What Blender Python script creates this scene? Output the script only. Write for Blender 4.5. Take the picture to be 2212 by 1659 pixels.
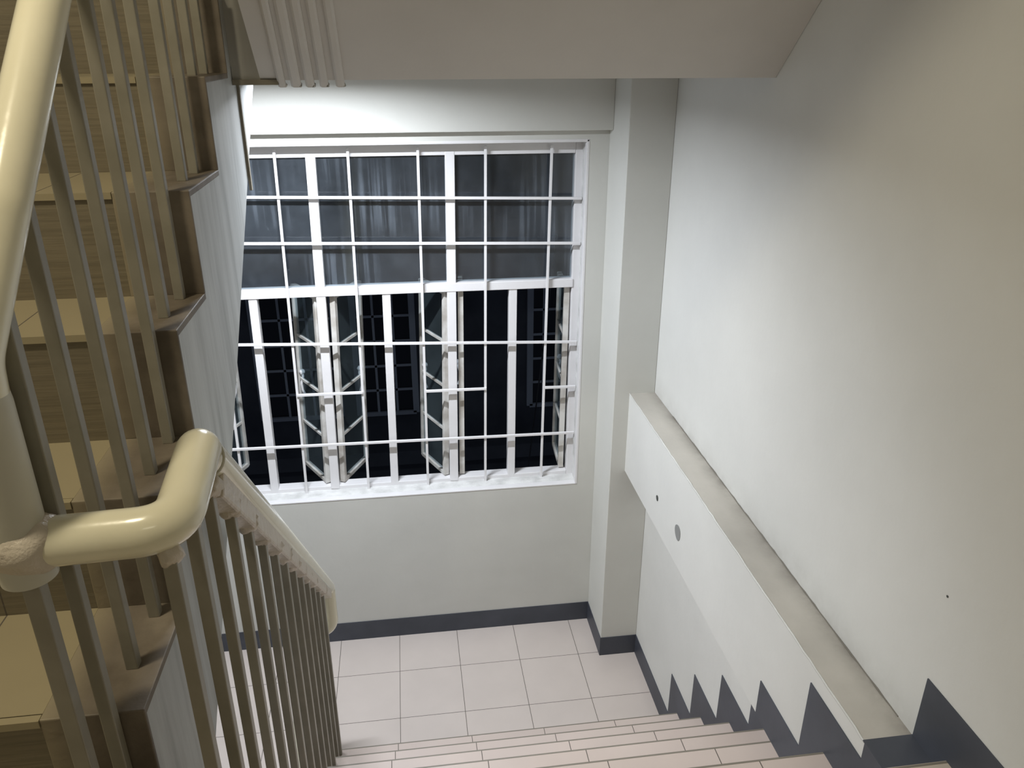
import bpy, math, random
from mathutils import Vector, Matrix
random.seed(7)
for o in list(bpy.data.objects): bpy.data.objects.remove(o)
S = bpy.context.scene
COL = S.collection

# ---------------------------------------------------------------- camera, world, lights, exposure
yaw, pitch, FPX = 0.1355, -0.4039, 1710.15
cam = bpy.data.cameras.new('camera'); co = bpy.data.objects.new('camera', cam); COL.objects.link(co)
cam.sensor_width = 36.0; cam.lens = 36.0 * FPX / 2212.0; cam.clip_start = 0.02; cam.clip_end = 200
fw = Vector((math.sin(yaw)*math.cos(pitch), math.cos(yaw)*math.cos(pitch), math.sin(pitch)))
rt = Vector((math.cos(yaw), -math.sin(yaw), 0)); up = rt.cross(fw)
co.matrix_world = Matrix(((rt.x, up.x, -fw.x, -0.033), (rt.y, up.y, -fw.y, -3.3568), (rt.z, up.z, -fw.z, 2.8492), (0, 0, 0, 1)))
S.camera = co
W = bpy.data.worlds.new('night'); S.world = W; W.use_nodes = True
W.node_tree.nodes['Background'].inputs[0].default_value = (0.30, 0.36, 0.50, 1)
W.node_tree.nodes['Background'].inputs[1].default_value = 0.11
S.view_settings.view_transform = 'Standard'; S.view_settings.look = 'None'
S.view_settings.gamma = 1; S.view_settings.exposure = 0.0; S.view_settings.use_curve_mapping = False

def area(name, loc, size, size_y, power, color, rot=(0, 0, 0)):
    L = bpy.data.lights.new(name, 'AREA'); L.shape = 'RECTANGLE'; L.size = size; L.size_y = size_y
    L.energy = power; L.color = color
    o = bpy.data.objects.new(name, L); COL.objects.link(o); o.location = loc; o.rotation_euler = rot
    return o
# cool tube under the upper landing, warm lamp over the upper flight, added fill light behind the viewer
LAND = area('landing_tube_light', (-0.45, -0.70, 2.774), 0.60, 0.04, 50, (0.88, 0.93, 1.0)); LAND.data.spread = math.radians(170)
WARM = area('stair_lamp_light', (-0.95, -2.62, 4.36), 0.24, 0.14, 27, (1.0, 0.89, 0.66))
FILL = area('corridor_fill_light', (0.10, -4.9, 4.36), 1.0, 0.5, 5, (1.0, 0.95, 0.76))

# ---------------------------------------------------------------- dimensions (metres)
XR, XB, XP, YP = 1.019, -0.4505, 0.836, -0.286      # right wall, side of upper flight, pillar
T, RI, YS = 0.2316, 0.2132, -0.9024                 # lower flight: going, rise, first nosing
XW = -1.90                                          # left wall
BX, BZ0, BZ1 = 0.905, 1.065, 1.449                  # tie beam front, bottom, top
FZ = 7 * RI                                         # upper floor level 1.492
LZ0, LZ1, YC = 2.767, 2.985, -1.107                 # upper landing soffit, top, edge
TOP = 4.5
NEAR = -6.2

# ---------------------------------------------------------------- materials
def mat(name, color, rough=0.6, metal=0.0, spec=0.5, coat=0.0):
    m = bpy.data.materials.new(name); m.use_nodes = True
    b = m.node_tree.nodes['Principled BSDF']
    b.inputs['Base Color'].default_value = (*color, 1); b.inputs['Roughness'].default_value = rough
    b.inputs['Metallic'].default_value = metal; b.inputs['Specular IOR Level'].default_value = spec
    b.inputs['Coat Weight'].default_value = coat; b.inputs['Coat Roughness'].default_value = 0.08
    return m, m.node_tree.nodes, m.node_tree.links, b
def coords(nt, scale=(1, 1, 1)):
    tc = nt.nodes.new('ShaderNodeNewGeometry'); mp = nt.nodes.new('ShaderNodeMapping')
    mp.inputs['Scale'].default_value = scale; nt.links.new(tc.outputs['Position'], mp.inputs['Vector']); return mp.outputs[0]
def noise(nt, scale, detail=4, vec=None, rough=0.55):
    n = nt.nodes.new('ShaderNodeTexNoise'); n.inputs['Scale'].default_value = scale; n.inputs['Detail'].default_value = detail
    n.inputs['Roughness'].default_value = rough
    nt.links.new(vec if vec is not None else coords(nt), n.inputs['Vector']); return n.outputs['Fac']
def ramp(nt, fac, stops):
    r = nt.nodes.new('ShaderNodeValToRGB'); e = r.color_ramp.elements
    while len(e) < len(stops): e.new(0.5)
    for i, (p, c) in enumerate(stops):
        e[i].position = p; e[i].color = (*c, 1) if len(c) == 3 else c
    nt.links.new(fac, r.inputs[0]); return r.outputs[0]
def bump(nt, b, h, strength=0.2, dist=0.002):
    n = nt.nodes.new('ShaderNodeBump'); n.inputs['Strength'].default_value = strength; n.inputs['Distance'].default_value = dist
    nt.links.new(h, n.inputs['Height'])
    if b.inputs['Normal'].is_linked: nt.links.new(b.inputs['Normal'].links[0].from_socket, n.inputs['Normal'])
    nt.links.new(n.outputs[0], b.inputs['Normal'])
def mth(nt, op, a, b=None):
    n = nt.nodes.new('ShaderNodeMath'); n.operation = op
    for i, v in enumerate((a, b)):
        if v is None: continue
        if isinstance(v, (int, float)): n.inputs[i].default_value = v
        else: nt.links.new(v, n.inputs[i])
    return n.outputs[0]
def mixc(nt, fac, a, b):
    n = nt.nodes.new('ShaderNodeMix'); n.data_type = 'RGBA'
    if isinstance(fac, (int, float)): n.inputs[0].default_value = fac
    else: nt.links.new(fac, n.inputs[0])
    for i, v in ((6, a), (7, b)):
        if isinstance(v, tuple): n.inputs[i].default_value = (*v, 1)
        else: nt.links.new(v, n.inputs[i])
    return n.outputs[2]

def plaster(name, col, dirt=0.06, bs=0.25, patch=True):
    m, N, L, b = mat(name, col, 0.62, spec=0.35)
    nt = m.node_tree
    f = noise(nt, 2.2, 5); d = tuple(c*(1-dirt) for c in col); l = tuple(min(1, c*(1+dirt*0.4)) for c in col)
    L.new(ramp(nt, f, [(0.3, d), (0.7, l)]), b.inputs['Base Color'])
    bump(nt, b, noise(nt, 90, 3), bs, 0.0008); bump(nt, b, noise(nt, 7, 3), 0.35, 0.006)
    return m
M = {}
M['wall'] = plaster('wall_paint', (0.62, 0.62, 0.585))
M['wall_r'] = plaster('wall_paint_right', (0.68, 0.68, 0.655))
def stain(m, axis, a0, a1, axis2, lo2, hi2, amt, nsc, col):
    nt = m.node_tree; b = nt.nodes['Principled BSDF']; L = nt.links
    g = nt.nodes.new('ShaderNodeNewGeometry'); sp = nt.nodes.new('ShaderNodeSeparateXYZ'); L.new(g.outputs['Position'], sp.inputs[0])
    mr = nt.nodes.new('ShaderNodeMapRange'); mr.inputs[1].default_value = a0; mr.inputs[2].default_value = a1; mr.inputs[3].default_value = 1; mr.inputs[4].default_value = 0
    L.new(sp.outputs[axis], mr.inputs[0])
    k = mth(nt, 'MULTIPLY', mth(nt, 'GREATER_THAN', sp.outputs[axis2], lo2), mth(nt, 'LESS_THAN', sp.outputs[axis2], hi2))
    nz = ramp(nt, noise(nt, nsc, 6, None, 0.65), [(0.30, (0.15,)*3), (0.62, (1,)*3)])
    f = mth(nt, 'MULTIPLY', mth(nt, 'MULTIPLY', mth(nt, 'POWER', mr.outputs[0], 1.6), k), mth(nt, 'MULTIPLY', nz, amt))
    L.new(mixc(nt, f, b.inputs['Base Color'].links[0].from_socket, col), b.inputs['Base Color'])
stain(M['wall_r'], 2, 1.447, 1.56, 2, 1.446, 1.60, 0.38, 8, (0.30, 0.28, 0.26))
M['soffit'] = plaster('soffit_paint', (0.62, 0.595, 0.56), 0.08)
M['beam_top'] = plaster('bare_cement_ledge', (0.47, 0.445, 0.40), 0.22, 0.8)
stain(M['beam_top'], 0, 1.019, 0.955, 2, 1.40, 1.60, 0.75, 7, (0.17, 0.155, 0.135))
M['dado'], _, _, _ = mat('dark_grey_paint', (0.050, 0.054, 0.066), 0.5)
nt = M['dado'].node_tree
nt.links.new(ramp(nt, noise(nt, 5, 5), [(0.3, (0.041, 0.046, 0.060)), (0.75, (0.066, 0.073, 0.094))]), nt.nodes['Principled BSDF'].inputs['Base Color'])
bump(nt, nt.nodes['Principled BSDF'], noise(nt, 60), 0.2, 0.001)
# stringer: weathered grey paint with vertical runs
m, N, L, b = mat('stringer_paint', (0.5, 0.52, 0.52), 0.5, spec=0.4); nt = m.node_tree
runs = noise(nt, 1.0, 6, coords(nt, (40, 22, 1.6)), 0.6); pat = noise(nt, 3.0, 4)
c1 = ramp(nt, runs, [(0.32, (0.33, 0.345, 0.345)), (0.52, (0.47, 0.49, 0.49)), (0.8, (0.56, 0.58, 0.58))])
L.new(mixc(nt, ramp(nt, pat, [(0.45, (0, 0, 0)), (0.8, (0.7, 0.7, 0.7))]), c1, (0.38, 0.39, 0.39)), b.inputs['Base Color'])
bump(nt, b, noise(nt, 60), 0.3, 0.001); M['stringer'] = m
# white gloss window enamel
m, N, L, b = mat('white_enamel', (0.74, 0.73, 0.74), 0.35); nt = m.node_tree
bump(nt, b, noise(nt, 55, 4), 0.5, 0.0015); M['white'] = m
m, N, L, b = mat('white_enamel_rough', (0.70, 0.70, 0.69), 0.45); nt = m.node_tree
L.new(ramp(nt, noise(nt, 14, 6), [(0.35, (0.56, 0.56, 0.55)), (0.6, (0.73, 0.73, 0.72))]), b.inputs['Base Color'])
bump(nt, b, noise(nt, 22, 6), 1.0, 0.006); M['sill'] = m
m, N, L, b = mat('worn_sash_paint', (0.60, 0.58, 0.54), 0.5); nt = m.node_tree
L.new(ramp(nt, noise(nt, 9, 5), [(0.35, (0.42, 0.39, 0.35)), (0.6, (0.66, 0.65, 0.62))]), b.inputs['Base Color']); M['sash'] = m
# cream gloss paint of the railings
m, N, L, b = mat('cream_gloss', (0.78, 0.74, 0.57), 0.22, coat=0.5); nt = m.node_tree
L.new(ramp(nt, noise(nt, 6, 5), [(0.3, (0.74, 0.70, 0.53)), (0.7, (0.80, 0.76, 0.59))]), b.inputs['Base Color'])
bump(nt, b, noise(nt, 25, 3), 0.25, 0.002); M['cream'] = m
m, N, L, b = mat('cream_baluster_shaded', (0.50, 0.46, 0.385), 0.38); nt = m.node_tree
L.new(ramp(nt, noise(nt, 12, 5), [(0.3, (0.225, 0.21, 0.165)), (0.7, (0.285, 0.265, 0.215))]), b.inputs['Base Color'])  # the rail's cream darkened: shade on the upright faces is in the colour
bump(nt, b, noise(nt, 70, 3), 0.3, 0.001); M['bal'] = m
m, N, L, b = mat('lumpy_weld_paint', (0.56, 0.50, 0.42), 0.35); nt = m.node_tree
bump(nt, b, noise(nt, 45, 4), 0.9, 0.006); M['weld'] = m
m, N, L, b = mat('grey_cream_newel', (0.54, 0.525, 0.45), 0.4); nt = m.node_tree
bump(nt, b, noise(nt, 30, 4), 0.3, 0.002); M['newel'] = m

def grid_mask(nt, axes, width=0.0022):
    """axes: list of (axis, offset, pitch); returns 1 on a joint line."""
    g = nt.nodes.new('ShaderNodeNewGeometry'); s = nt.nodes.new('ShaderNodeSeparateXYZ'); nt.links.new(g.outputs['Position'], s.inputs[0])
    out = None
    for ax, off, pit in axes:
        v = mth(nt, 'SUBTRACT', s.outputs[ax], off - pit*100)
        v = mth(nt, 'FRACT', mth(nt, 'DIVIDE', v, pit))
        v = mth(nt, 'ABSOLUTE', mth(nt, 'SUBTRACT', v, 0.5))
        v = mth(nt, 'GREATER_THAN', v, 0.5 - width/pit/1.0)
        out = v if out is None else mth(nt, 'MAXIMUM', out, v)
    return out
def tiles(name, col, axes, rough=0.3, rib=None, joint=(0.10, 0.085, 0.07), w=0.0013):
    m, N, L, b = mat(name, col, rough, spec=0.5); nt = m.node_tree
    base = ramp(nt, noise(nt, 3.5, 5), [(0.3, tuple(c*0.95 for c in col)), (0.7, tuple(min(1, c*1.03) for c in col))])
    if axes:
        g = grid_mask(nt, axes, w); L.new(mixc(nt, g, base, joint), b.inputs['Base Color'])
        L.new(ramp(nt, g, [(0, (rough,)*3), (1, (0.8,)*3)]), b.inputs['Roughness'])
    else: L.new(base, b.inputs['Base Color'])
    if rib and rib[0] == 'streak':
        st = noise(nt, 1.0, 3, coords(nt, (5, 2, rib[1])), 0.6); bump(nt, b, st, rib[2], 0.0015)
        src = b.inputs['Base Color'].links[0].from_socket
        L.new(mixc(nt, mth(nt, 'MULTIPLY', ramp(nt, st, [(0.42, (0,)*3), (0.62, (1,)*3)]), rib[3]), src, tuple(c*0.55 for c in col)), b.inputs['Base Color'])
    elif rib and rib[0] == 'streak2':
        bump(nt, b, noise(nt, 1.0, 3, coords(nt, (4, 90, 4)), 0.6), rib[2], 0.001)
    elif rib:
        wv = nt.nodes.new('ShaderNodeTexWave'); wv.wave_type = 'BANDS'; wv.bands_direction = rib[0]
        wv.inputs['Scale'].default_value = rib[1]; wv.inputs['Distortion'].default_value = 0.6; wv.inputs['Detail'].default_value = 2
        L.new(coords(nt), wv.inputs['Vector']); bump(nt, b, wv.outputs['Fac'], rib[2], 0.0015)
        if len(rib) > 3:
            src = b.inputs['Base Color'].links[0].from_socket
            k = mth(nt, 'MULTIPLY', wv.outputs['Fac'], rib[3])
            L.new(mixc(nt, k, src, tuple(c*0.6 for c in col)), b.inputs['Base Color'])
    bump(nt, b, noise(nt, 120, 2), 0.08, 0.0006)
    return m
PINK = (0.585, 0.52, 0.48)
M['floor'] = tiles('landing_tiles', PINK, [(0, -0.471, 0.3), (1, -0.2633, 0.3)], 0.28)
M['tread'] = tiles('tread_tiles', (0.56, 0.475, 0.43), [(0, -0.170, 0.303)], 0.30, ('streak2', 1, 0.12))
stain(M['tread'], 0, -0.43, -0.29, 2, 0.1, 1.5, 0.85, 14, (0.13, 0.11, 0.085))
M['riser'] = tiles('riser_tiles', (0.50, 0.43, 0.36), [(0, -0.170, 0.303)], 0.4, ('Z', 26, 0.5))
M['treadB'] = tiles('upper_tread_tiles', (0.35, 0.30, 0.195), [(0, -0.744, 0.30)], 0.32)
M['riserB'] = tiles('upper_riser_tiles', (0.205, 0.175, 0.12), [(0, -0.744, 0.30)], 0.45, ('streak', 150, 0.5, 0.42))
M['ufloor'] = tiles('upper_floor_tiles', (0.55, 0.48, 0.40), [(0, -0.471, 0.3), (1, -0.10, 0.3)], 0.3)
m, N, L, b = mat('brown_edge_strip', (0.36, 0.30, 0.22), 0.6); nt = m.node_tree
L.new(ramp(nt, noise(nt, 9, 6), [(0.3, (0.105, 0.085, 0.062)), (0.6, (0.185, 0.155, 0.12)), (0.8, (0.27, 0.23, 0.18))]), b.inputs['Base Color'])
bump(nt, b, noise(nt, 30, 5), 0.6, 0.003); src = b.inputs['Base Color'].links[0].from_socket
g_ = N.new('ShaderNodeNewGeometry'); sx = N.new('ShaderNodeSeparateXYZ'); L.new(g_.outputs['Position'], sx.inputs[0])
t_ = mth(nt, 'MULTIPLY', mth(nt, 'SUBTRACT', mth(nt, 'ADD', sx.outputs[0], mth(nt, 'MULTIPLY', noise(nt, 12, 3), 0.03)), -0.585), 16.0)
L.new(mixc(nt, ramp(nt, t_, [(0, (0, 0, 0)), (1, (1, 1, 1))]), (0.30, 0.255, 0.175), src), b.inputs['Base Color'])  # tile tone at the left, turning to mottled dark brown to the right
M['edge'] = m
M['nose'] = mat('dirty_grout_nosing', (0.20, 0.18, 0.145), 0.6)[0]
M['cement'] = plaster('plain_cement', (0.40, 0.39, 0.36), 0.15, 0.5)
M['wood'] = plaster('grimy_wood_strip', (0.30, 0.27, 0.21), 0.4, 0.6)
M['darkhole'] = mat('dark_hole', (0.06, 0.065, 0.06), 0.7)[0]
M['plug'] = plaster('grey_putty', (0.26, 0.265, 0.26), 0.2, 0.8)
# grimy glass of the fixed panes: part clear, part limescale film with runs
def glass(name, clear, film, runs_amt, seed=0.0, tint=(0.55, 0.62, 0.72)):
    m = bpy.data.materials.new(name); m.use_nodes = True; nt = m.node_tree; N, L = nt.nodes, nt.links
    for n in list(N): N.remove(n)
    out = N.new('ShaderNodeOutputMaterial'); mix = N.new('ShaderNodeMixShader')
    fil = N.new('ShaderNodeBsdfDiffuse'); tr = N.new('ShaderNodeBsdfTransparent'); gl = N.new('ShaderNodeBsdfGlossy'); mg = N.new('ShaderNodeMixShader')
    fil.inputs[0].default_value = (*tint, 1); tr.inputs[0].default_value = (0.80, 0.84, 0.86, 1)
    gl.inputs['Roughness'].default_value = 0.12
    mg.inputs[0].default_value = 0.05; L.new(tr.outputs[0], mg.inputs[1]); L.new(gl.outputs[0], mg.inputs[2])
    base = mth(nt, 'MULTIPLY', ramp(nt, noise(nt, 4.0, 6, None, 0.65), [(0.35, (0.4,)*3), (0.7, (1,)*3)]), film)
    if runs_amt:
        r = noise(nt, 1.0, 3, coords(nt, (42, 1, 1.3)), 0.55)
        msk = ramp(nt, noise(nt, 2.6, 1), [(0.42, (0,)*3), (0.60, (1,)*3)])
        rr = mth(nt, 'MULTIPLY', mth(nt, 'MULTIPLY', ramp(nt, r, [(0.47, (0,)*3), (0.62, (1,)*3)]), msk), runs_amt)
        sp = ramp(nt, noise(nt, 60, 2, None, 0.5), [(0.73, (0,)*3), (0.78, (1,)*3)])
        base = mth(nt, 'ADD', mth(nt, 'ADD', base, rr), mth(nt, 'MULTIPLY', sp, runs_amt*0.8))
    L.new(base, mix.inputs[0]); L.new(mg.outputs[0], mix.inputs[1]); L.new(fil.outputs[0], mix.inputs[2]); L.new(mix.outputs[0], out.inputs[0])
    return m
M['pane_top'] = glass('limescaled_glass', 0.9, 0.048, 0.060)
M['pane_sash'] = glass('dusty_sash_glass', 0.9, 0.055, 0.0, tint=(0.50, 0.62, 0.66))
M['facade'] = plaster('night_facade', (0.10, 0.105, 0.12), 0.3)
M['fac_frame'] = mat('far_window_frame', (0.45, 0.47, 0.50), 0.6)[0]
M['fac_glass'] = mat('far_window_glass', (0.015, 0.017, 0.022), 0.2)[0]
M['yard'] = plaster('night_yard', (0.06, 0.062, 0.07), 0.3)
m = bpy.data.materials.new('lamp_diffuser'); m.use_nodes = True
e = m.node_tree.nodes['Principled BSDF']; e.inputs['Emission Color'].default_value = (0.9, 0.95, 1, 1); e.inputs['Emission Strength'].default_value = 4
M['tube'] = m
M['cable'] = mat('black_cable', (0.02, 0.02, 0.022), 0.6)[0]

# ---------------------------------------------------------------- mesh helpers
class MB:
    def __init__(s): s.v = []; s.f = []; s.sm = []
    def add(s, vs, fs, smooth=False):
        k = len(s.v); s.v += [tuple(v) for v in vs]; s.f += [tuple(i+k for i in f) for f in fs]; s.sm += [smooth]*len(fs)
    def box(s, x0, x1, y0, y1, z0, z1):
        vs = [(x, y, z) for x in (x0, x1) for y in (y0, y1) for z in (z0, z1)]
        s.add(vs, [(0, 1, 3, 2), (4, 6, 7, 5), (0, 4, 5, 1), (2, 3, 7, 6), (0, 2, 6, 4), (1, 5, 7, 3)])
    def prism_x(s, pts, x0, x1):      # polygon in (y,z) extruded along x
        n = len(pts); vs = [(x0, y, z) for y, z in pts] + [(x1, y, z) for y, z in pts]
        s.add(vs, [tuple(range(n)), tuple(range(2*n-1, n-1, -1))] + [(i, i+n, (i+1) % n+n, (i+1) % n) for i in range(n)])
    def bar(s, a, b, w, h, upv=(0, 0, 1), w2=None):   # box beam from a to b
        a, b = Vector(a), Vector(b); d = (b-a).normalized(); u = Vector(upv); x = d.cross(u).normalized(); u = x.cross(d)
        vs = [p + x*sx*w/2 + u*sy*h/2 for p in (a, b) for sx, sy in ((-1, -1), (1, -1), (1, 1), (-1, 1))]
        s.add(vs, [(3, 2, 1, 0), (4, 5, 6, 7)] + [(i, (i+1) % 4, (i+1) % 4+4, i+4) for i in range(4)])
    def tube(s, path, r, seg=24, cap=True):
        path = [Vector(p) for p in path]; rs = r if isinstance(r, (list, tuple)) else [r]*len(path)
        n0 = None; rings = []
        for i, p in enumerate(path):
            t = ((path[min(i+1, len(path)-1)] - p).normalized() + (p - path[max(i-1, 0)]).normalized()).normalized()
            if n0 is None: n0 = t.orthogonal().normalized()
            n0 = (n0 - t*n0.dot(t)).normalized(); b = t.cross(n0)
            rings.append([p + (n0*math.cos(2*math.pi*k/seg) + b*math.sin(2*math.pi*k/seg))*rs[i] for k in range(seg)])
        vs = [v for r_ in rings for v in r_]; fs = []
        for i in range(len(path)-1):
            for k in range(seg): fs.append((i*seg+k, i*seg+(k+1) % seg, (i+1)*seg+(k+1) % seg, (i+1)*seg+k))
        s.add(vs, fs, True)
        if cap: s.add(rings[0], [tuple(range(seg-1, -1, -1))]); s.add(rings[-1], [tuple(range(seg))])
    def lump(s, c, r, seed=0, amp=0.25, seg=14, sc=(1, 1, 1)):
        rnd = random.Random(seed); ph = [rnd.uniform(0, 6.28) for _ in range(6)]; vs = []; fs = []
        for i in range(seg+1):
            th = math.pi*i/seg
            for k in range(seg*2):
                a = math.pi*k/seg; q = 1+amp*(math.sin(3*a+ph[0]+2*th)*math.sin(2*th+ph[1])*0.6+math.sin(5*a+ph[2])*math.sin(3*th+ph[3])*0.4)*math.sin(th)
                vs.append((c[0]+r*q*sc[0]*math.sin(th)*math.cos(a), c[1]+r*q*sc[1]*math.sin(th)*math.sin(a), c[2]+r*q*sc[2]*math.cos(th)))
        n = seg*2
        for i in range(seg):
            for k in range(n): fs.append((i*n+k, (i+1)*n+k, (i+1)*n+(k+1) % n, i*n+(k+1) % n))
        s.add(vs, fs, True)
    def build(s, name, material, parent=None, bevel=0, mods=None):
        me = bpy.data.meshes.new(name); me.from_pydata(s.v, [], s.f)
        me.polygons.foreach_set('use_smooth', s.sm); me.materials.append(material); me.validate(); me.update()
        o = bpy.data.objects.new(name, me); COL.objects.link(o)
        import bmesh
        bm = bmesh.new(); bm.from_mesh(me); bmesh.ops.recalc_face_normals(bm, faces=bm.faces); bm.to_mesh(me); bm.free()
        if parent is not None:
            o.parent = parent; o.matrix_parent_inverse = Matrix.Translation(-Vector(parent.location))
        if bevel:
            bv = o.modifiers.new('bevel', 'BEVEL'); bv.width = bevel; bv.segments = 2; bv.limit_method = 'ANGLE'; bv.angle_limit = math.radians(40)
        return o
def B(*a):
    m_ = MB(); m_.box(*a); return m_
def empty(name, loc, label=None, cat=None, group=None, kind=None):
    o = bpy.data.objects.new(name, None); COL.objects.link(o); o.location = loc; o.empty_display_size = 0.1
    return tag(o, label, cat, group, kind)
def tag(o, label=None, cat=None, group=None, kind=None):
    if label: o['label'] = label
    if cat: o['category'] = cat
    if group: o['group'] = group
    if kind: o['kind'] = kind
    return o
def struct(o, label=None): return tag(o, label, kind='structure')
def smooth_path(pts, rad, n=8):
    """polyline with rounded corners of given radii"""
    pts = [Vector(p) for p in pts]; out = [pts[0]]
    for i in range(1, len(pts)-1):
        a, p, b = pts[i-1], pts[i], pts[i+1]; r = rad[i-1] if isinstance(rad, (list, tuple)) else rad
        d1 = (a-p).normalized(); d2 = (b-p).normalized(); ang = d1.angle(d2); t = min(r/math.tan(ang/2), (a-p).length*0.49, (b-p).length*0.49)
        for k in range(n+1):
            u = k/n; out.append((p+d1*t)*(1-u)**2 + p*2*u*(1-u) + (p+d2*t)*u*u)
    out.append(pts[-1]); return out

# ---------------------------------------------------------------- room shell
struct(B(XW, XR, -0.9024, 0.0, -0.20, 0.0).build('floor', M['floor']), 'pinkish tiled half landing below the window')
m_ = MB(); m_.box(XW, XR, NEAR, YS-6*T, FZ-0.22, FZ); struct(m_.build('floor', M['ufloor']), 'tiled upper floor at the head of the flight')
# window wall with opening
OX0, OX1, OZ0, OZ1 = -1.60, 0.752, 0.842, 2.492
m_ = MB()
m_.box(XW, OX0, 0, 0.2, -0.2, TOP); m_.box(OX1, XR+0.15, 0, 0.2, -0.2, TOP)
m_.box(OX0, OX1, 0, 0.2, -0.2, OZ0); m_.box(OX0, OX1, 0, 0.2, OZ1, TOP)
struct(m_.build('wall_far', M['wall']))
struct(B(XR, XR+0.15, NEAR, 0.0, -2.2, TOP).build('wall_right', M['wall_r']))
struct(B(XW-0.15, XW, NEAR, 0.2, -2.2, TOP).build('wall_left', M['wall']))
struct(B(XW, XR, NEAR-0.15, NEAR, -2.2, TOP).build('wall_near', M['wall']))
m_ = MB(); m_.box(XW-0.15, XR+0.15, NEAR-0.15, 0.2, TOP, TOP+0.15); struct(m_.build('ceiling', M['soffit']))
struct(B(XP, XR, YP, 0.0, 0.0, 2.80).build('trim_1', M['wall'], bevel=0.003), 'square pillar in the corner right of the window')
struct(B(XW, XP, -0.06, 0.0, 2.532, 2.80).build('trim_2', M['wall'], bevel=0.003), 'lintel beam above the window')
tb = MB(); tb.box(BX, XR, YS-6*T, YP, BZ0, BZ1)
tbo = tb.build('trim_3', M['wall_r']); struct(tbo, 'horizontal tie beam along the right wall')
tbo.data.materials.append(M['beam_top'])
for p in tbo.data.polygons:
    if p.normal.z > 0.9 or p.center.z > BZ1-0.001: p.material_index = 1
# rough plaster lip along the beam's top edge
m_ = MB(); rr = random.Random(3); yy = YP; pth = []
while yy > YS-6*T+0.02: pth.append((BX+0.001+rr.uniform(-0.0012, 0.0012), yy, BZ1-0.001+rr.uniform(-0.001, 0.001))); yy -= 0.03
m_.tube(pth, 0.0028, 6); struct(m_.build('trim_4', M['wall_r']), 'thin plaster lip on the tie beam edge')
m_ = MB(); rr = random.Random(9); yy = YP-0.25; pth = []
while yy > YS-6*T+0.14: pth.append((XR-0.0005+rr.uniform(-0.0018, 0.0006), yy, BZ1+rr.uniform(-0.001, 0.002))); yy -= 0.028
M['crack'] = mat('grimy_joint', (0.17, 0.155, 0.13), 0.8)[0]
m_.tube(pth, 0.0023, 6); struct(m_.build('trim_7', M['crack']), 'grimy uneven joint between ledge and right wall')
# upper landing slab
LZS = 2.800
m_ = MB(); m_.prism_x([(YC, LZ0), (YC, LZ1), (0.0, LZ1), (0.0, LZS), (YC+0.03, LZS), (YC+0.03, LZ0)], XB+0.001, XR)
m_.box(XW, XB+0.001, YC, 0.0, LZS, LZ1)
struct(m_.build('trim_5', M['cement']), 'upper landing slab above the window')
# grimy strips at the corner of the stair well
struct(B(XB+0.001, -0.335, YC-0.008, YC-0.0005, LZ0-0.011, LZ0+0.002).build('trim_6', M['wood']), 'grimy strip under the landing edge')

# skirtings: painted dark band, 3 mm thick
H = 0.111; E = 0.003
struct(B(XW, XP, -E, 0.0, 0.0, H).build('baseboard_far', M['dado']), 'dark grey skirting under the window')
struct(B(XP-E, XP, YP-E, -E, 0.0, H).build('baseboard_pillar', M['dado']), 'dark grey skirting on the pillar side')
struct(B(XP, XR, YP-E, YP, 0.0, H).build('baseboard_pillar', M['dado']), 'dark grey skirting on the pillar front')
def nose(k): return YS-(k-1)*T          # y of nosing of step k (k = 1..7)
m_ = MB()
m_.box(XR-E, XR, nose(1)+0.1, YP-E, 0, H)
for k in range(1, 5):
    y0 = nose(k+1)+0.1; m_.box(XR-E, XR, y0, nose(k)+0.1, max(0, (k-1)*RI-0.03), min(k*RI+0.122, BZ0))
struct(m_.build('baseboard_right', M['dado']), 'dark zigzag skirting beside the lower steps')
m_ = MB()
for k in range(5, 8):
    y0 = nose(k+1)+0.1 if k < 7 else nose(7); m_.box(BX-E, BX, y0, nose(k)+0.1, max(BZ0, (k-1)*RI-0.03), min(k*RI+0.122, BZ1))
m_.box(BX-E, XR, nose(7), nose(7)+0.107, BZ1, BZ1+E)
struct(m_.build('baseboard_beam', M['dado']), 'dark zigzag skirting on the tie beam')
m_ = MB(); m_.box(XR-E, XR, NEAR, nose(7)+0.1035, BZ1+E, FZ+0.122); struct(m_.build('baseboard_upper', M['dado']), 'dark skirting on the right wall of the upper floor')

# small hole and round plug on the beam
def disc_x(x, y, z, r, t, name, material, label, cat, r2=None):
    m_ = MB(); n = 20; vs = []
    for xx in (x, x-t):
        for k in range(n):
            a = 2*math.pi*k/n; q = r*(1+0.05*math.sin(3*a+1)); vs.append((xx, y+q*math.cos(a), z+q*math.sin(a)*(r2 or 1)))
    m_.add(vs, [tuple(range(n)), tuple(range(2*n-1, n-1, -1))]+[(k, (k+1) % n, (k+1) % n+n, k+n) for k in range(n)])
    return tag(m_.build(name, material), label, cat)
disc_x(BX, -0.748, 1.198, 0.012, 0.0015, 'conduit_hole', M['darkhole'], 'tiny dark hole in the white tie beam, above the round grey patch', 'hole')
disc_x(BX, -0.996, 1.201, 0.029, 0.0015, 'round_patch', M['plug'], 'round grey putty patch on the face of the white tie beam', 'patch', 1.05)

disc_x(XR, -2.181, 1.822, 0.0027, 0.001, 'nail_hole', M['darkhole'], 'tiny dark nail hole in the right wall, above the skirting of the upper floor', 'hole')

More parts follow.
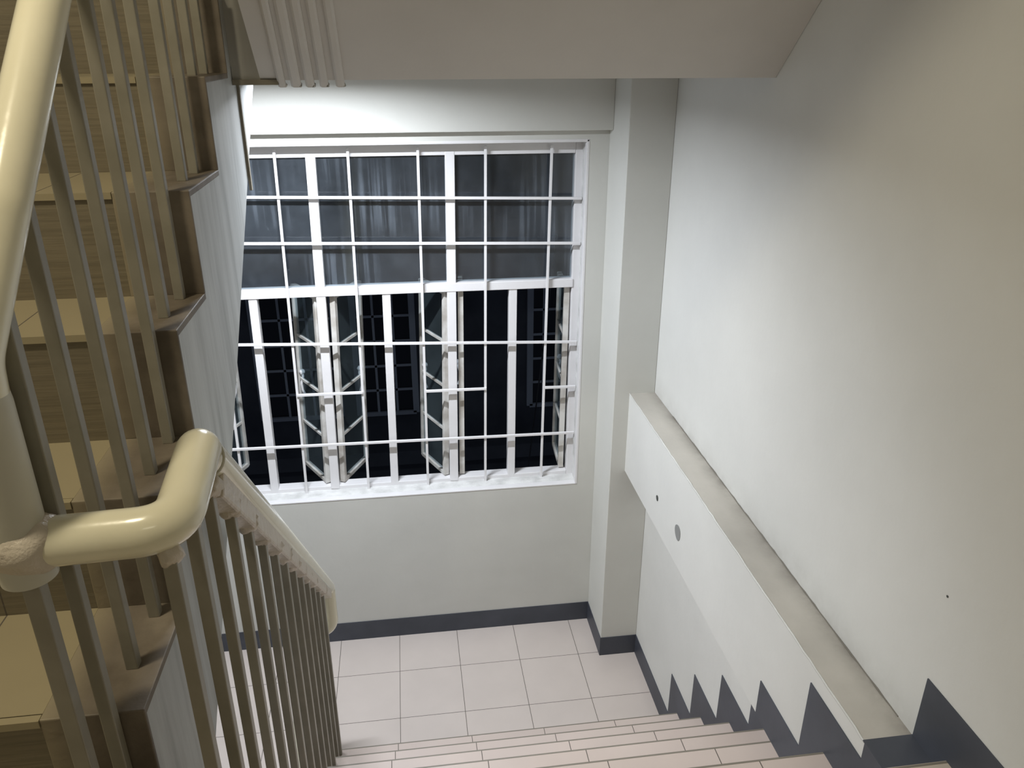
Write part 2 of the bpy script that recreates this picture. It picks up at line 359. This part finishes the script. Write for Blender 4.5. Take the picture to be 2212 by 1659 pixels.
# ---------------------------------------------------------------- staircases
def make_A():
    t = empty('staircase', (0.3, YS, 0.0), 'lower flight of pinkish tiled steps going down to the window landing', 'staircase')
    body = MB()
    def outline(k0, k1):
        pts = []
        for k in range(k0, k1+1):
            pts += [(nose(k)-0.008, (k-1)*RI-0.0 if k > k0 else max(0.0, (k-1)*RI)), (nose(k)-0.008, k*RI-0.012)]
        pts.append((nose(k1+1), k1*RI-0.012)); return pts
    top = outline(1, 6)
    bot = [(nose(7), 6*RI-0.42), (nose(1)-0.25, -0.19), (nose(1)-0.008, -0.19)]
    body.prism_x(top+bot, -0.425, BX-E-0.0005)
    top2 = outline(1, 4)
    body.prism_x(top2+[(nose(5), 0.3), (nose(1)-0.25, -0.19), (nose(1)-0.008, -0.19)], BX-E-0.0005, XR-E-0.0005)
    body.build('concrete_body', M['stringer'], t)
    for k in range(1, 8):
        x1 = XR if k <= 4 or k == 7 else BX
        if k < 7: B(-0.43, x1-E, nose(k+1)-0.008, nose(k)-0.006, k*RI-0.012, k*RI).build('tread', M['tread'], t)
        n_ = MB(); n_.box(-0.43, x1-E, nose(k)-0.006, nose(k)-0.001, k*RI-0.010, k*RI+0.0003)
        n_.build('nosing', M['nose'], t)
        if k < 7 or True: B(-0.43, x1-E, nose(k)-0.008, nose(k)-0.001, (k-1)*RI, k*RI-0.012).build('riser', M['riser'], t)
    return t
make_A()
# upper flight: measured noses (front y, level)
TB = [(-2.66, 1.738), (-2.408, 1.950), (-2.158, 2.165), (-1.935, 2.376), (-1.702, 2.586), (-1.418, 2.786)]
yend = -1.165
def make_B():
    t = empty('staircase', (-1.1, -2.66, FZ), 'upper flight of yellowish tiled steps rising on the left', 'staircase')
    pts = [(TB[0][0]+0.004, FZ)]
    for i, (y, z) in enumerate(TB):
        if i: pts.append((y+0.006, TB[i-1][1]-0.012))
        pts.append((y+0.006, z-0.012))
    pts.append((yend+0.006, TB[-1][1]-0.012)); pts += [(yend+0.006, LZ1-0.012), (YC, LZ1-0.012), (YC, LZS-0.001)]
    lo = lambda y: 1.746+(y+1.976)*0.845
    pts += [(-0.732, LZS-0.001), (-1.048, lo(-1.048)), (-1.976, 1.746), (-2.30, 1.473), (-2.30, FZ)]
    b_ = MB(); b_.prism_x(pts, XW+0.004, XB); b_.build('concrete_body', M['stringer'], t)
    ends = [q[0] for q in TB[1:]]+[yend]
    for i, (y, z) in enumerate(TB):
        ye = ends[i]; xe = XB-0.145
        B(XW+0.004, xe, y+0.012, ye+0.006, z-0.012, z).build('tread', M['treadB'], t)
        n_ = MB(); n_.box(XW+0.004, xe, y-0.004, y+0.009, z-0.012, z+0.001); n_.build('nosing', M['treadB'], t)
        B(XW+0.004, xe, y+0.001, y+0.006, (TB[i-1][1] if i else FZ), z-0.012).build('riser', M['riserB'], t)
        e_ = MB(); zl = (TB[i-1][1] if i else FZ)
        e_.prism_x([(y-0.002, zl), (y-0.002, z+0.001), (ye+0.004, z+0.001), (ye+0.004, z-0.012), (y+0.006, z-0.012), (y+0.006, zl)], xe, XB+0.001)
        e_.build('brown_edge', M['edge'], t, bevel=0.002)
    B(XW+0.004, XB-0.145, yend+0.001, yend+0.006, TB[-1][1], LZ1).build('riser', M['riserB'], t)
    B(XB-0.145, XB+0.001, yend-0.002, yend+0.006, TB[-1][1], LZ1).build('brown_edge', M['edge'], t)
    s_ = MB(); s_.box(XB, XB+0.007, -1.062, -1.048, 2.482, LZ0)
    s_.build('edge_strip', M['wood'], t)
    return t
make_B()
# flight overhead: sloping soffit rising towards the viewer
sl = RI/T
def make_C():
    t = empty('staircase', (0.3, YC, LZ0), 'underside of the flight overhead, sloping up towards the viewer', 'staircase')
    y1 = -2.98; z1 = LZ0+(YC-y1)*sl
    pts = [(YC, LZ0), (YC, LZ1-0.01)]
    k = 0; y = YC; z = LZ1
    while z+RI < TOP:
        z += RI; pts += [(y, z)]; y -= T; pts += [(y, z)]
    pts += [(y, TOP-0.001), (YC-(TOP-0.001-LZ0)/sl, TOP-0.001)]
    b_ = MB(); b_.prism_x(pts, -0.380, XR-0.001); b_.build('concrete_body', M['soffit'], t)
    return t
make_C()
# five painted battens on the soffit
specs = [(-0.337, -0.319, -0.331, -0.314), (-0.304, -0.280, -0.297, -0.279), (-0.267, -0.246, -0.262, -0.246), (-0.231, -0.211, -0.229, -0.208), (-0.190, -0.169, -0.191, -0.168)]
words = ['leftmost', 'second from the left', 'middle one', 'second from the right', 'rightmost']
for i, (a, b2, c, d2) in enumerate(specs):
    m_ = MB(); dn = Vector((0, -sl, -1)).normalized(); ud = Vector((0, -1, sl)).normalized()
    P0 = Vector((0, YC, LZ0)); w0 = (a+b2)/2; w1 = (c+d2)/2; hw = (b2-a)/2+0.001
    vs = []; prof = [(-1, 0.0), (-1, 0.006), (-0.5, 0.010), (0.5, 0.010), (1, 0.006), (1, 0.0)]
    ts = [-0.016, 0.0, 0.26, 1.6]
    for t_ in ts:
        w = w0+(w1-w0)*max(0, t_)/0.26
        for px, dz in prof: vs.append(P0+Vector((w+px*hw, 0, 0))+ud*t_+dn*dz)
    fs = [(0, 1, 2, 3, 4, 5), tuple(18+k for k in (5, 4, 3, 2, 1, 0))]
    for r_ in range(3):
        for k in range(6): fs.append((r_*6+k, r_*6+(k+1) % 6, (r_+1)*6+(k+1) % 6, (r_+1)*6+k))
    m_.add(vs, fs); m_.lump(tuple(P0+Vector((w0+hw*0.7, 0.008, -0.012))), 0.006, i, 0.5, 6)
    tag(m_.build('cable_batten', M['soffit'], bevel=0.002), f'painted batten on the sloping soffit above the window, {words[i]} of the five', 'batten', 'five battens on the overhead soffit')

# ---------------------------------------------------------------- railings
def XA(y): return -0.345-0.04*(y+2.4)
def ZA(y): return 2.410-0.908*(y+2.4)
def ZBR(y): return 2.637+0.9019*(y+2.4)
RB = -0.492
CZ, CY = 2.284, -2.462
rail = empty('stair_railing', (XA(-1.5), -1.5, RI*3), 'cream tubular railing of the lower flight, with the thick bent pipe nearest the viewer', 'railing', 'cream stair railings')
ya = -2.268
path = smooth_path([(-0.548, -2.42, CZ+0.012), (-0.50, CY, CZ), (-0.339, CY, CZ+0.006), (XA(ya), ya, CZ+0.020), (XA(-0.80), -0.80, ZA(-0.80)), (XA(-0.695), -0.695, ZA(-0.695)), (XA(-0.70), -0.70, 0.665), (RB-0.02, -0.72, 0.665), (RB-0.02, -0.98, 0.60), (RB-0.02, -2.1, -0.40)],
                   [0.05, 0.048, 0.03, 0.02, 0.05, 0.05, 0.05, 0.05], 10)
rad = [0.0318 if p.y < ya+0.0 else 0.0285 for p in path]      # slimmer pipe on the slope
h_ = MB(); h_.tube(path, rad, 32); h_.build('handrail', M['cream'], rail)
sm_ = MB(); c_ = Vector((XA(ya)-0.0005, ya+0.012, ZA(ya+0.012)+0.001)); ax = Vector((-0.03, 1, -0.5)).normalized(); e1 = ax.cross(Vector((1, 0, 0))).normalized(); e2 = ax.cross(e1)
sm_.tube([c_+(e1*math.cos(a_)+e2*math.sin(a_))*0.0305 for a_ in [2*math.pi*k_/28 for k_ in range(29)]], 0.0022, 8, False); sm_.build('weld_seam', M['newel'], rail)
u_ = MB()                                                     # flat channel welded under the pipe
a = Vector((XA(ya+0.03), ya+0.03, ZA(ya+0.03)-0.038)); b2 = Vector((XA(-0.76), -0.76, ZA(-0.76)-0.038)); u_.bar(a, b2, 0.040, 0.042)
u_.build('under_channel', M['weld'], rail, bevel=0.005)
def baluster(x, y, z0, z1, par, w=0.0175, lean=0.0, material=None, weld=True, seed=0):
    m_ = MB(); m_.bar((x, y, z0), (x+lean, y, z1), w, w, (0, 1, 0))
    o = m_.build('baluster', material or M['bal'], par, bevel=0.002)
    if weld:
        m_ = MB(); m_.lump((x+lean, y, z1+0.002), 0.021 if seed < 30 else 0.0155, seed, 0.35, 8, (1.0, 1.0, 1.1)); m_.build('weld', M['weld'], o)
    return o
def stepA(y):
    for k in range(1, 8):
        if y > nose(k+1) or k == 7: return k*RI
ys = [-0.925-0.1215*i for i in range(12)]
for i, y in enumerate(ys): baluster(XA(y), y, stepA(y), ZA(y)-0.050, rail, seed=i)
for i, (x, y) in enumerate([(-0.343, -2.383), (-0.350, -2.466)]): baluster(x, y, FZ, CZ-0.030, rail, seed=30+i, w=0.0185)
rail2 = empty('stair_railing', (RB, -1.8, FZ), 'cream tubular railing of the upper flight, rising out of the top left corner', 'railing', 'cream stair railings')
h_ = MB(); NX, NY = -0.52, -2.466
h_.tube(smooth_path([(NX, NY, 2.47), (NX+0.004, NY, ZBR(NY)-0.05), (RB-0.004, -2.36, ZBR(-2.36)), (RB, -1.16, ZBR(-1.16))], [0.05, 0.1], 8), 0.0301, 32)
h_.build('handrail', M['cream'], rail2)
n_ = MB(); n_.tube([(NX, NY, CZ-0.045), (NX, NY, 2.475), (NX, NY, 2.50)], [0.0325, 0.0325, 0.0295], 32); n_.build('newel_post', M['newel'], rail2)
w_ = MB(); w_.lump((NX+0.010, NY, CZ+0.002), 0.0405, 5, 0.16, 20, (1.12, 1.0, 0.98)); w_.build('weld', M['weld'], rail2)
def levB(y):
    z = FZ
    for yy, zz in TB:
        if y > yy+0.004: z = zz
    return z
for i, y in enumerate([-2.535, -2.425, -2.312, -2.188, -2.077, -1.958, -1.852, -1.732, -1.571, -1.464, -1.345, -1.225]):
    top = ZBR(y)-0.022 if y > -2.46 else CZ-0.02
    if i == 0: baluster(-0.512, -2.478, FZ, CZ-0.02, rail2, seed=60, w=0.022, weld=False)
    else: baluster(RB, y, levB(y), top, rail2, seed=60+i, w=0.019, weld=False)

# next flight down, under the upper one
t = empty('staircase', (-1.1, -1.0, -0.2), 'flight continuing down below the landing behind the balusters', 'staircase')
b_ = MB(); pts = []
for k in range(0, 9): pts += [(-0.9024-k*T, -k*RI), (-0.9024-(k+1)*T, -k*RI)] if k else [(-0.9024, 0.0), (-0.9024-T, 0.0)]
pts += [(-0.9024-9*T, -9*RI), (-0.9024-9*T, -9*RI-0.12), (-0.9024, -0.2)]
b_.prism_x(pts, XW+0.004, XB); b_.build('concrete_body', M['tread'], t)

# ---------------------------------------------------------------- window
FY = 0.10
MUL = [(-1.005, -1.025), (-0.403, -0.436), (0.173, 0.147)]     # mullion centre at head, at sill
POST = [(-1.28, -1.30), (-0.700, -0.724), (-0.118, -0.147), (0.450, 0.434)]
ZT, ZB2, TR0, TR1 = 2.447, 0.845, 1.828, 1.868
def lx(c, z): return c[1]+(c[0]-c[1])*(z-ZB2)/(ZT-ZB2)
win = struct(empty('window_1', (-0.4, FY, OZ0)), 'wide steel window with white frame and outward opening casements')
f = MB()
f.box(OX0, OX0+0.035, FY, FY+0.06, OZ0, OZ1); f.box(0.716, OX1, FY, FY+0.06, OZ0, OZ1)
f.box(OX0+0.035, 0.716, FY, FY+0.06, 2.424, OZ1); f.box(OX0+0.035, 0.716, FY, FY+0.06, OZ0, 0.866)
f.build('window_frame', M['white'], win, bevel=0.003)
m_ = MB(); m_.box(OX0+0.03, 0.72, FY-0.006, FY+0.05, TR0, TR1); m_.build('transom', M['white'], win, bevel=0.003)
for c in MUL:
    m_ = MB(); m_.bar((lx(c, 0.85), FY+0.022, 0.85), (lx(c, 2.44), FY+0.022, 2.44), 0.041, 0.05, (0, 1, 0)); m_.build('mullion', M['white'], win, bevel=0.003)
for c in POST:
    m_ = MB(); m_.bar((lx(c, 0.85), FY+0.022, 0.85), (lx(c, TR0+0.01), FY+0.022, TR0+0.01), 0.037, 0.045, (0, 1, 0)); m_.build('centre_post', M['white'], win, bevel=0.003)
# fixed upper panes, three rows, thin glazing bars
edges = [OX0+0.03]+[c[0] for c in MUL]+[0.722]
rows = [TR1-0.01, 2.064, 2.248, 2.43]
for i in range(4):
    for j in range(3):
        x0, x1 = edges[i], edges[i+1]; z0, z1 = rows[j], rows[j+1]
        B(x0+0.01, x1-0.01, FY+0.020, FY+0.024, z0, z1).build('pane', M['pane_top'], win)
    for j in (1, 2):
        m_ = MB(); zr_ = lambda x: (2.262-0.0264*(x+0.25) if j == 2 else 2.067-0.0294*(x+0.25))-0.010
        m_.bar((edges[i], FY+0.018, zr_(edges[i])), (edges[i+1], FY+0.018, zr_(edges[i+1])), 0.008, 0.008, (0, 0, 1)); m_.build('glazing_bar', M['white'], win)
# reveal lip and lumpy sill
m_ = MB(); l = 0.012
m_.box(OX0, OX1, -0.002, 0.032, OZ0-0.002, OZ0+l*0.6); m_.box(OX1-l, OX1+0.001, -0.002, 0.032, OZ0, OZ1); m_.box(OX0, OX1, -0.002, 0.030, OZ1-l, OZ1+0.001)
m_.build('reveal_lip', M['white'], win, bevel=0.003)
m_ = MB(); rr = random.Random(5)
nx, ny = 120, 5; vs = []
for j in range(ny):
    for i in range(nx):
        vs.append((OX0+(OX1-OX0)*i/(nx-1), 0.030+0.072*j/(ny-1), OZ0+0.004+rr.uniform(0, 0.006)*(0 < j < ny-1)))
m_.add(vs, [(j*nx+i, j*nx+i+1, (j+1)*nx+i+1, (j+1)*nx+i) for j in range(ny-1) for i in range(nx-1)], True)
# side fillet of rough putty on the right jamb
vs = []; nz = 90; k0 = len(m_.v)
for j in range(5):
    for i in range(nz):
        vs.append((OX1-0.004-rr.uniform(0, 0.006)*(0 < j < 4), 0.030+0.072*j/4, OZ0+(OZ1-OZ0)*i/(nz-1)))
m_.add(vs, [(j*nz+i, j*nz+i+1, (j+1)*nz+i+1, (j+1)*nz+i) for j in range(4) for i in range(nz-1)], True)
m_.build('putty_reveal', M['sill'], win)

def sash(hx_top, hx_bot, sg, deg, w=0.245, z0=0.872, z1=1.822, hy=0.135):
    th = math.radians(deg); d = Vector((sg*math.cos(th), math.sin(th), 0)); nrm = Vector((-d.y, d.x, 0))
    s = MB(); st = 0.024
    hb = Vector((hx_bot, hy, z0)); ht = Vector((hx_top, hy, z1))
    def P(u, v): return hb.lerp(ht, v)+d*u
    def rod(u0, v0, u1, v1, w_, t_): s.bar(P(u0, v0), P(u1, v1), w_, t_, nrm)
    rod(0, 0, 0, 1, 0.022, 0.026); rod(w, 0, w, 1, 0.016, 0.022)
    rod(0, 0.006, w, 0.006, 0.020, 0.022); rod(0, 0.994, w, 0.994, 0.020, 0.022)
    for v in (0.26, 0.5, 0.74): rod(0, v, w, v, 0.014, 0.012)
    o = s.build('casement_sash', M['sash'], win, bevel=0.0015)
    for v0, v1 in ((0, .26), (.26, .5), (.5, .74), (.74, 1)):
        g = MB(); a, b_, c, e_ = P(0.008, v0), P(w-0.006, v0), P(w-0.006, v1), P(0.008, v1); n2 = nrm*0.0015
        g.add([a-n2, b_-n2, c-n2, e_-n2, a+n2, b_+n2, c+n2, e_+n2], [(0, 1, 2, 3), (7, 6, 5, 4), (0, 4, 5, 1), (1, 5, 6, 2), (2, 6, 7, 3), (3, 7, 4, 0)])
        g.build('pane', M['pane_sash'], o)
    # curled handle on the free stile
    hs = 1 if nrm.y*1 < 0 else -1
    q = P(w, 0.535)+Vector((-sg*0.012, -0.010, 0))
    hd = MB(); pth = [q+Vector((0, 0.012, 0.006)), q, q+Vector((-0.004*sg, -0.010, -0.02)), q+Vector((0.006*sg, -0.016, -0.055)), q+Vector((0.004*sg, -0.014, -0.09)), q+Vector((-0.006*sg, -0.008, -0.118))]
    hd.tube(smooth_path(pth, 0.02, 4), 0.0062, 10); hd.lump(tuple(q), 0.014, 2, 0.3, 8); hd.build('handle', M['white'], o)
sash(-0.985+0.01, -1.005+0.01, 1, 66)
sash(-0.442, -0.473, -1, 60)
sash(-0.366, -0.396, 1, 65)
sash(0.136, 0.108, -1, 65)
sash(0.205, 0.190, 1, 86)
sash(0.700, 0.692, -1, 93)

# ---------------------------------------------------------------- security grille
gr = empty('window_grille', (0.0, 0.07, OZ0), 'white painted bar grille of thin square rods in front of the window', 'grille')
GY = 0.080
VB = [(-1.42, -1.45), (-1.125, -1.15), (-0.835, -0.865), (-0.543, -0.571), (-0.248, -0.274), (0.039, 0.016), (0.323, 0.301), (0.607, 0.582)]
for a, b2 in VB:
    m_ = MB(); m_.bar((b2, GY, OZ0+0.002), (a, GY, 2.462), 0.0115, 0.0115, (0, 1, 0)); m_.build('vertical_bar', M['white'], gr, bevel=0.0015)
for zl, zr in ((2.262, 2.236), (2.067, 2.038), (1.608, 1.569), (1.105, 1.093)):
    # left value taken at x = -0.25, right at x = 0.735
    f_ = lambda x: zl+(zr-zl)*(x+0.25)/0.985
    m_ = MB(); m_.bar((OX0+0.01, GY-0.009, f_(OX0)), (0.742, GY-0.009, f_(0.74)), 0.0115, 0.0115, (0, 0, 1)); m_.build('horizontal_bar', M['white'], gr, bevel=0.0015)
for x0, x1, z in ((-1.14, -0.85, 1.378), (-0.563, -0.264, 1.368), (0.025, 0.312, 1.354), (0.594, 0.742, 1.340)):
    m_ = MB(); m_.bar((x0, GY-0.009, z+0.003), (x1, GY-0.009, z), 0.0115, 0.0115, (0, 0, 1)); m_.build('short_bar', M['white'], gr, bevel=0.0015)

# ---------------------------------------------------------------- night outside
fy = 6.5
fac = empty('building', (0, fy, -4), 'dark building across the yard with gridded windows', 'building')
B(-9, 9, fy, fy+0.4, -6, 6).build('wall', M['facade'], fac)
def fwin(x0, x1, z0, z1, nx=3, nz=5, open_=0):
    m_ = MB(); w = 0.05; y = fy-0.03
    m_.bar((x0, y, z0), (x0, y, z1), w*1.6, w, (0, 1, 0)); m_.bar((x1, y, z0), (x1, y, z1), w*1.6, w, (0, 1, 0))
    m_.bar((x0, y, z0), (x1, y, z0), w, w); m_.bar((x0, y, z1), (x1, y, z1), w, w)
    for i in range(1, nx): x = x0+(x1-x0)*i/nx; m_.bar((x, y, z0), (x, y, z1), 0.03, 0.02, (0, 1, 0))
    for i in range(1, nz): z = z0+(z1-z0)*i/nz; m_.bar((x0, y, z), (x1, y, z), 0.02, 0.03)
    o = m_.build('window', M['fac_frame'], fac)
    B(x0, x1, fy-0.012, fy-0.002, z0, z1).build('pane', M['fac_glass'], o)
for x0, x1 in ((-3.6, -2.9), (-2.0, -1.0), (-0.75, 0.0), (1.55, 2.1), (2.3, 3.1)): fwin(x0, x1, -1.72, 0.0)
B(-9, 9, fy-0.35, fy, -2.35, -2.15).build('ledge', M['facade'], fac)
struct(B(-9, 9, 0.2, fy, -6.2, -6).build('ground', M['yard']))
m_ = MB(); m_.tube(smooth_path([(1.05, 2.2, 1.6), (0.92, 2.2, 0.3), (0.80, 2.2, -0.8), (0.84, 2.2, -2.0)], 0.3, 8), 0.006, 8)
tag(m_.build('cable', M['cable']), 'thin black cable hanging outside the right part of the window', 'cable')

# ---------------------------------------------------------------- lamps (out of sight; the corridor one is added as fill)
lf = empty('ceiling_lamp', (-0.45, -0.70, LZS), 'tube lamp fixed under the upper landing, above the window', 'lamp')
B(-0.76, -0.14, -0.725, -0.675, LZS-0.012, LZS).build('housing', M['white'], lf)
m_ = MB(); m_.tube([(-0.75, -0.70, LZS-0.017), (-0.15, -0.70, LZS-0.017)], 0.0045, 12); m_.build('tube', M['tube'], lf)
lf = empty('ceiling_lamp', (-0.95, -2.62, TOP), 'batten lamp on the ceiling over the upper flight', 'lamp')
B(-1.28, -0.62, -2.68, -2.56, TOP-0.10, TOP).build('housing', M['white'], lf)
lf = empty('ceiling_lamp', (0.1, -4.9, TOP), 'unseen square housing added for the fill light on the ceiling of the upper floor', 'lamp')
B(-0.45, 0.65, -5.2, -4.6, TOP-0.10, TOP).build('housing', M['white'], lf)
